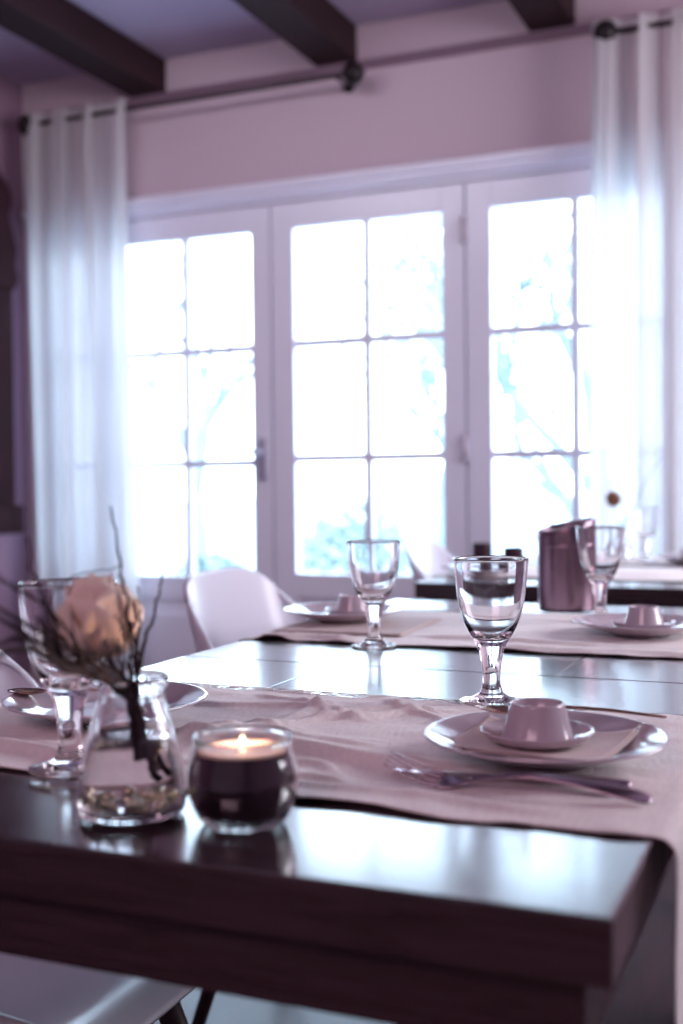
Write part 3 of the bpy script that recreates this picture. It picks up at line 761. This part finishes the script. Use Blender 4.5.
def twig(label, ctl, r0, seed, sides=3):
    t = thing('twig', label, 'twig', tuple(ctl[0]), 0, 'dark twigs in the vase'); rnd = random.Random(seed); o0 = Vector(ctl[0])
    pts = [Vector(p) for p in smooth_prof([tuple(Vector(c) - o0) for c in ctl], 6)]
    n = len(pts); pts = [p + Vector([rnd.gauss(0, 0.0008) for _ in range(3)]) for p in pts]
    b = bmesh.new(); tube(b, pts, [r0 * (1 - 0.75 * i / n) for i in range(n)], 7); link_mesh('main_shoot', b, MT['twig'], t)
    for k in range(sides):
        i = rnd.randint(n // 4, (n * 2) // 3); d = (pts[i + 1] - pts[i]).normalized()
        q = (d + Vector((rnd.uniform(-.6, .6), rnd.uniform(-.6, .6), rnd.uniform(-.1, .5)))).normalized(); L = rnd.uniform(.015, .035); b = bmesh.new()
        tube(b, [pts[i], pts[i] + q * L * .5, pts[i] + q * L + Vector((0, 0, L * .2))], [r0 * .5, r0 * .35, r0 * .15], 6); link_mesh('side_shoot', b, MT['twig'], t)
twig('thick dark twig leaning down into the vase and rising tallest above it', [(-0.4656, 0.7312, 0.7746), (-0.4736, 0.7286, 0.8077), (-0.4797, 0.7268, 0.8409), (-0.4804, 0.7275, 0.8776), (-0.4768, 0.7189, 0.908), (-0.4814, 0.7177, 0.9371), (-0.4817, 0.7077, 0.9773)], 0.0026, 1, 3)
twig('dark forked twig curving up to the right above the vase', [(-0.4601, 0.7336, 0.7782), (-0.4703, 0.73, 0.8077), (-0.4757, 0.7286, 0.8408), (-0.4696, 0.7321, 0.8775), (-0.4628, 0.7355, 0.8995), (-0.4594, 0.7375, 0.9215), (-0.4587, 0.7385, 0.9472)], 0.0022, 2, 3)
twig('dark twig bending left then straight up at the left edge', [(-0.4683, 0.7303, 0.7856), (-0.477, 0.7278, 0.8335), (-0.4799, 0.6947, 0.864), (-0.4877, 0.6593, 0.8859), (-0.4896, 0.6375, 0.9153), (-0.486, 0.6183, 0.9563)], 0.0022, 3, 3)
twig('long dark twig reaching to the left picture edge, uppermost', [(-0.4703, 0.7295, 0.7878), (-0.4804, 0.7265, 0.8372), (-0.4838, 0.6823, 0.8705), (-0.4878, 0.6382, 0.9113), (-0.4962, 0.6132, 0.9272), (-0.5122, 0.5851, 0.945)], 0.0019, 4, 3)
twig('dark twig arching low to the left behind the blurred goblet', [(-0.4737, 0.7281, 0.7894), (-0.4817, 0.7259, 0.8394), (-0.4752, 0.6643, 0.8721), (-0.4783, 0.6201, 0.8965), (-0.4938, 0.5815, 0.9205)], 0.0038, 5, 5)
twig('thick dark twig lowest to the left, near the chair edge', [(-0.475, 0.7277, 0.7953), (-0.4831, 0.7254, 0.8409), (-0.4694, 0.6449, 0.8671), (-0.4644, 0.5824, 0.8905), (-0.4814, 0.5312, 0.8732)], 0.0044, 6, 6)
twig('thin arching twig curving over the pale flower', [(-0.4716, 0.7291, 0.7952), (-0.479, 0.7271, 0.8409), (-0.5209, 0.7102, 0.8781), (-0.5344, 0.7052, 0.9076), (-0.5175, 0.7128, 0.9243), (-0.4858, 0.7266, 0.932)], 0.0012, 7, 1)
twig('short dark twig at the right beside the flower', [(-0.4669, 0.7308, 0.7819), (-0.475, 0.7287, 0.8335), (-0.4763, 0.729, 0.8702), (-0.4736, 0.7309, 0.8996), (-0.4756, 0.7305, 0.918)], 0.0022, 8, 4)
twig('thin twig tangled at the vase neck', [(-0.4655, 0.7314, 0.7804), (-0.477, 0.7279, 0.8357), (-0.4828, 0.7152, 0.8645), (-0.4801, 0.7171, 0.8935), (-0.4828, 0.7165, 0.9153)], 0.0018, 9, 3)
twig('thick twig crossing left over the goblet bowl', [(-0.4696, 0.7299, 0.7908), (-0.4797, 0.7268, 0.8379), (-0.4747, 0.6751, 0.8602), (-0.4785, 0.6305, 0.8833), (-0.4948, 0.5917, 0.9132)], 0.0042, 10, 6)
twig('thick blurred twig between the lowest twigs on the left', [(-0.4723, 0.7288, 0.7952), (-0.4824, 0.7257, 0.8409), (-0.4723, 0.6546, 0.8682), (-0.4715, 0.6012, 0.894), (-0.4775, 0.5659, 0.8921)], 0.0042, 11, 6)

def flower(name_label, base, head, R, petal_mat, seed, n=16, curve_to=None, side=0.0):
    t = thing('flower', name_label, 'flower', tuple(base)); rnd = random.Random(seed); h = Vector(head) - Vector(base)
    b = bmesh.new(); m1 = Vector((0, 0, 0)); 
    mid = curve_to - Vector(base) if curve_to is not None else h * .5
    pts = [Vector(p) for p in smooth_prof([tuple(m1), tuple(mid), tuple(h)], 8)]
    tube(b, pts, R * 0.055, 8); link_mesh('stem', b, MT['stem'], t)
    for k in range(n):
        ring = k / n; a = k * 2.399; open_ = 0.15 + 0.85 * ring
        L = R * (1.55 + 0.3 * rnd.random()); w = R * (0.55 + .35 * ring)
        def fn(u, v, a=a, open_=open_, L=L, w=w, k=k):
            s = 2 * u - 1; ww = w * math.sin(PI * (0.12 + 0.80 * v)) ** 0.7
            out = R * 0.16 + R * open_ * 0.62 * math.sin(v * PI * 0.55); up = L * v * (1 - 0.25 * open_ * v)
            cup = 0.30 * R * s * s * (1 - 0.4 * v); rr = out - cup * 0.6
            zz = up - 0.1 * R * abs(s) ** 3 + 0.04 * R * math.sin(5 * s + k)
            return (rr * math.cos(a) - s * ww * math.sin(a), rr * math.sin(a) + s * ww * math.cos(a), zz)
        b = sheet(fn, 8, 8); Mx = Matrix.Translation(h) @ Matrix.Rotation(side, 4, 'Y'); bmesh.ops.transform(b, matrix=Mx, verts=b.verts[:])
        o = link_mesh('petal', b, petal_mat, t); solid(o, 0.0004, 0)
    return t
base = Vector((-0.4723, 0.7310, 0.8004)); head = Vector((-0.5035, 0.7268, 0.8670))
flower('large pale peach bloom among the dark twigs', base, head, 0.036, MT['petal'], 3, 16, Vector((-0.477, 0.7300, 0.8335)), math.radians(-6))

# ------------------------------------------------------------------ far table details
t = thing('bud_vase', 'small clear vase holding one dried flower on the far table', 'vase', (-0.615, 3.60, TZ + 0.005))
bm = lathe([(0, 0.001)] + smooth_prof([(0.022, 0.0), (0.033, 0.004), (0.038, 0.02), (0.034, 0.045), (0.022, 0.07), (0.018, 0.085), (0.021, 0.096), (0.019, 0.097), (0.0155, 0.085), (0.0195, 0.07), (0.031, 0.045), (0.035, 0.02), (0.030, 0.007)], 4) + [(0, 0.006)], 48)
link_mesh('glass_body', bm, MT['vglass'], t)
link_mesh('water', lathe([(0, 0.0065), (0.030, 0.0075), (0.0347, 0.02), (0.0307, 0.045), (0.0, 0.0449)], 48), MT['water'], t)
bx, by, bz = -0.615, 3.60, TZ
flower('dried brown flower head in the small vase on the far table', (bx, by, bz + .02), (bx - 0.020, by - 0.01, bz + 0.168), 0.027, MT['petal_dark'], 8, 14, Vector((bx - 0.002, by, bz + 0.09)))
def far_twig(label, pts, r, seed):
    t = thing('twig', label, 'twig', pts[0], 0, 'twigs in the small far vase'); o0 = Vector(pts[0]); q = [Vector(p) for p in smooth_prof([tuple(Vector(p) - o0) for p in pts], 6)]
    b = bmesh.new(); tube(b, q, [r * (1 - .7 * i / len(q)) for i in range(len(q))], 6); link_mesh('main_shoot', b, MT['twig'], t)
far_twig('tallest faint twig in the far vase', [(bx + .008, by, bz + .02), (bx + .01, by, bz + .10), (bx + .05, by, bz + .19), (bx + .075, by, bz + .24), (bx + .12, by, bz + .31)], .0022, 1)
far_twig('faint twig bending right in the far vase', [(bx - .006, by + .004, bz + .02), (bx + .003, by + .003, bz + .11), (bx + .045, by, bz + .14), (bx + .06, by, bz + .22), (bx + .055, by, bz + .29)], .002, 2)
far_twig('short faint twig leaning left of the far flower', [(bx - .01, by - .006, bz + .02), (bx - .005, by - .004, bz + .10), (bx - .03, by, bz + .20), (bx - .035, by, bz + .25)], .0018, 3)

def make_cup(label, loc, r=0.027, h=0.072):
    o = link_mesh('dark_cup', lathe([(0, 0.002), (r * .8, 0.0), (r * .9, 0.002)] + smooth_prof([(r * .95, .01), (r, h * .5), (r, h * .92), (r * .98, h), (r * .93, h), (r * .92, h * .6), (r * .85, .008)], 3) + [(0, .006)], 40), MT['darkcup'])
    o.location = loc; tag(o, label, 'cup', 'small dark cups on the far table'); return o
c = make_cup('taller small dark cup on the far table, nearer the pale chair', (-0.875, 3.00, TZ + 0.007))
dup1(c, 'shorter small dark cup on the far table, nearer the steel cooler', (-0.795, 3.02, TZ + 0.007)).scale = (1, 1, 0.86)
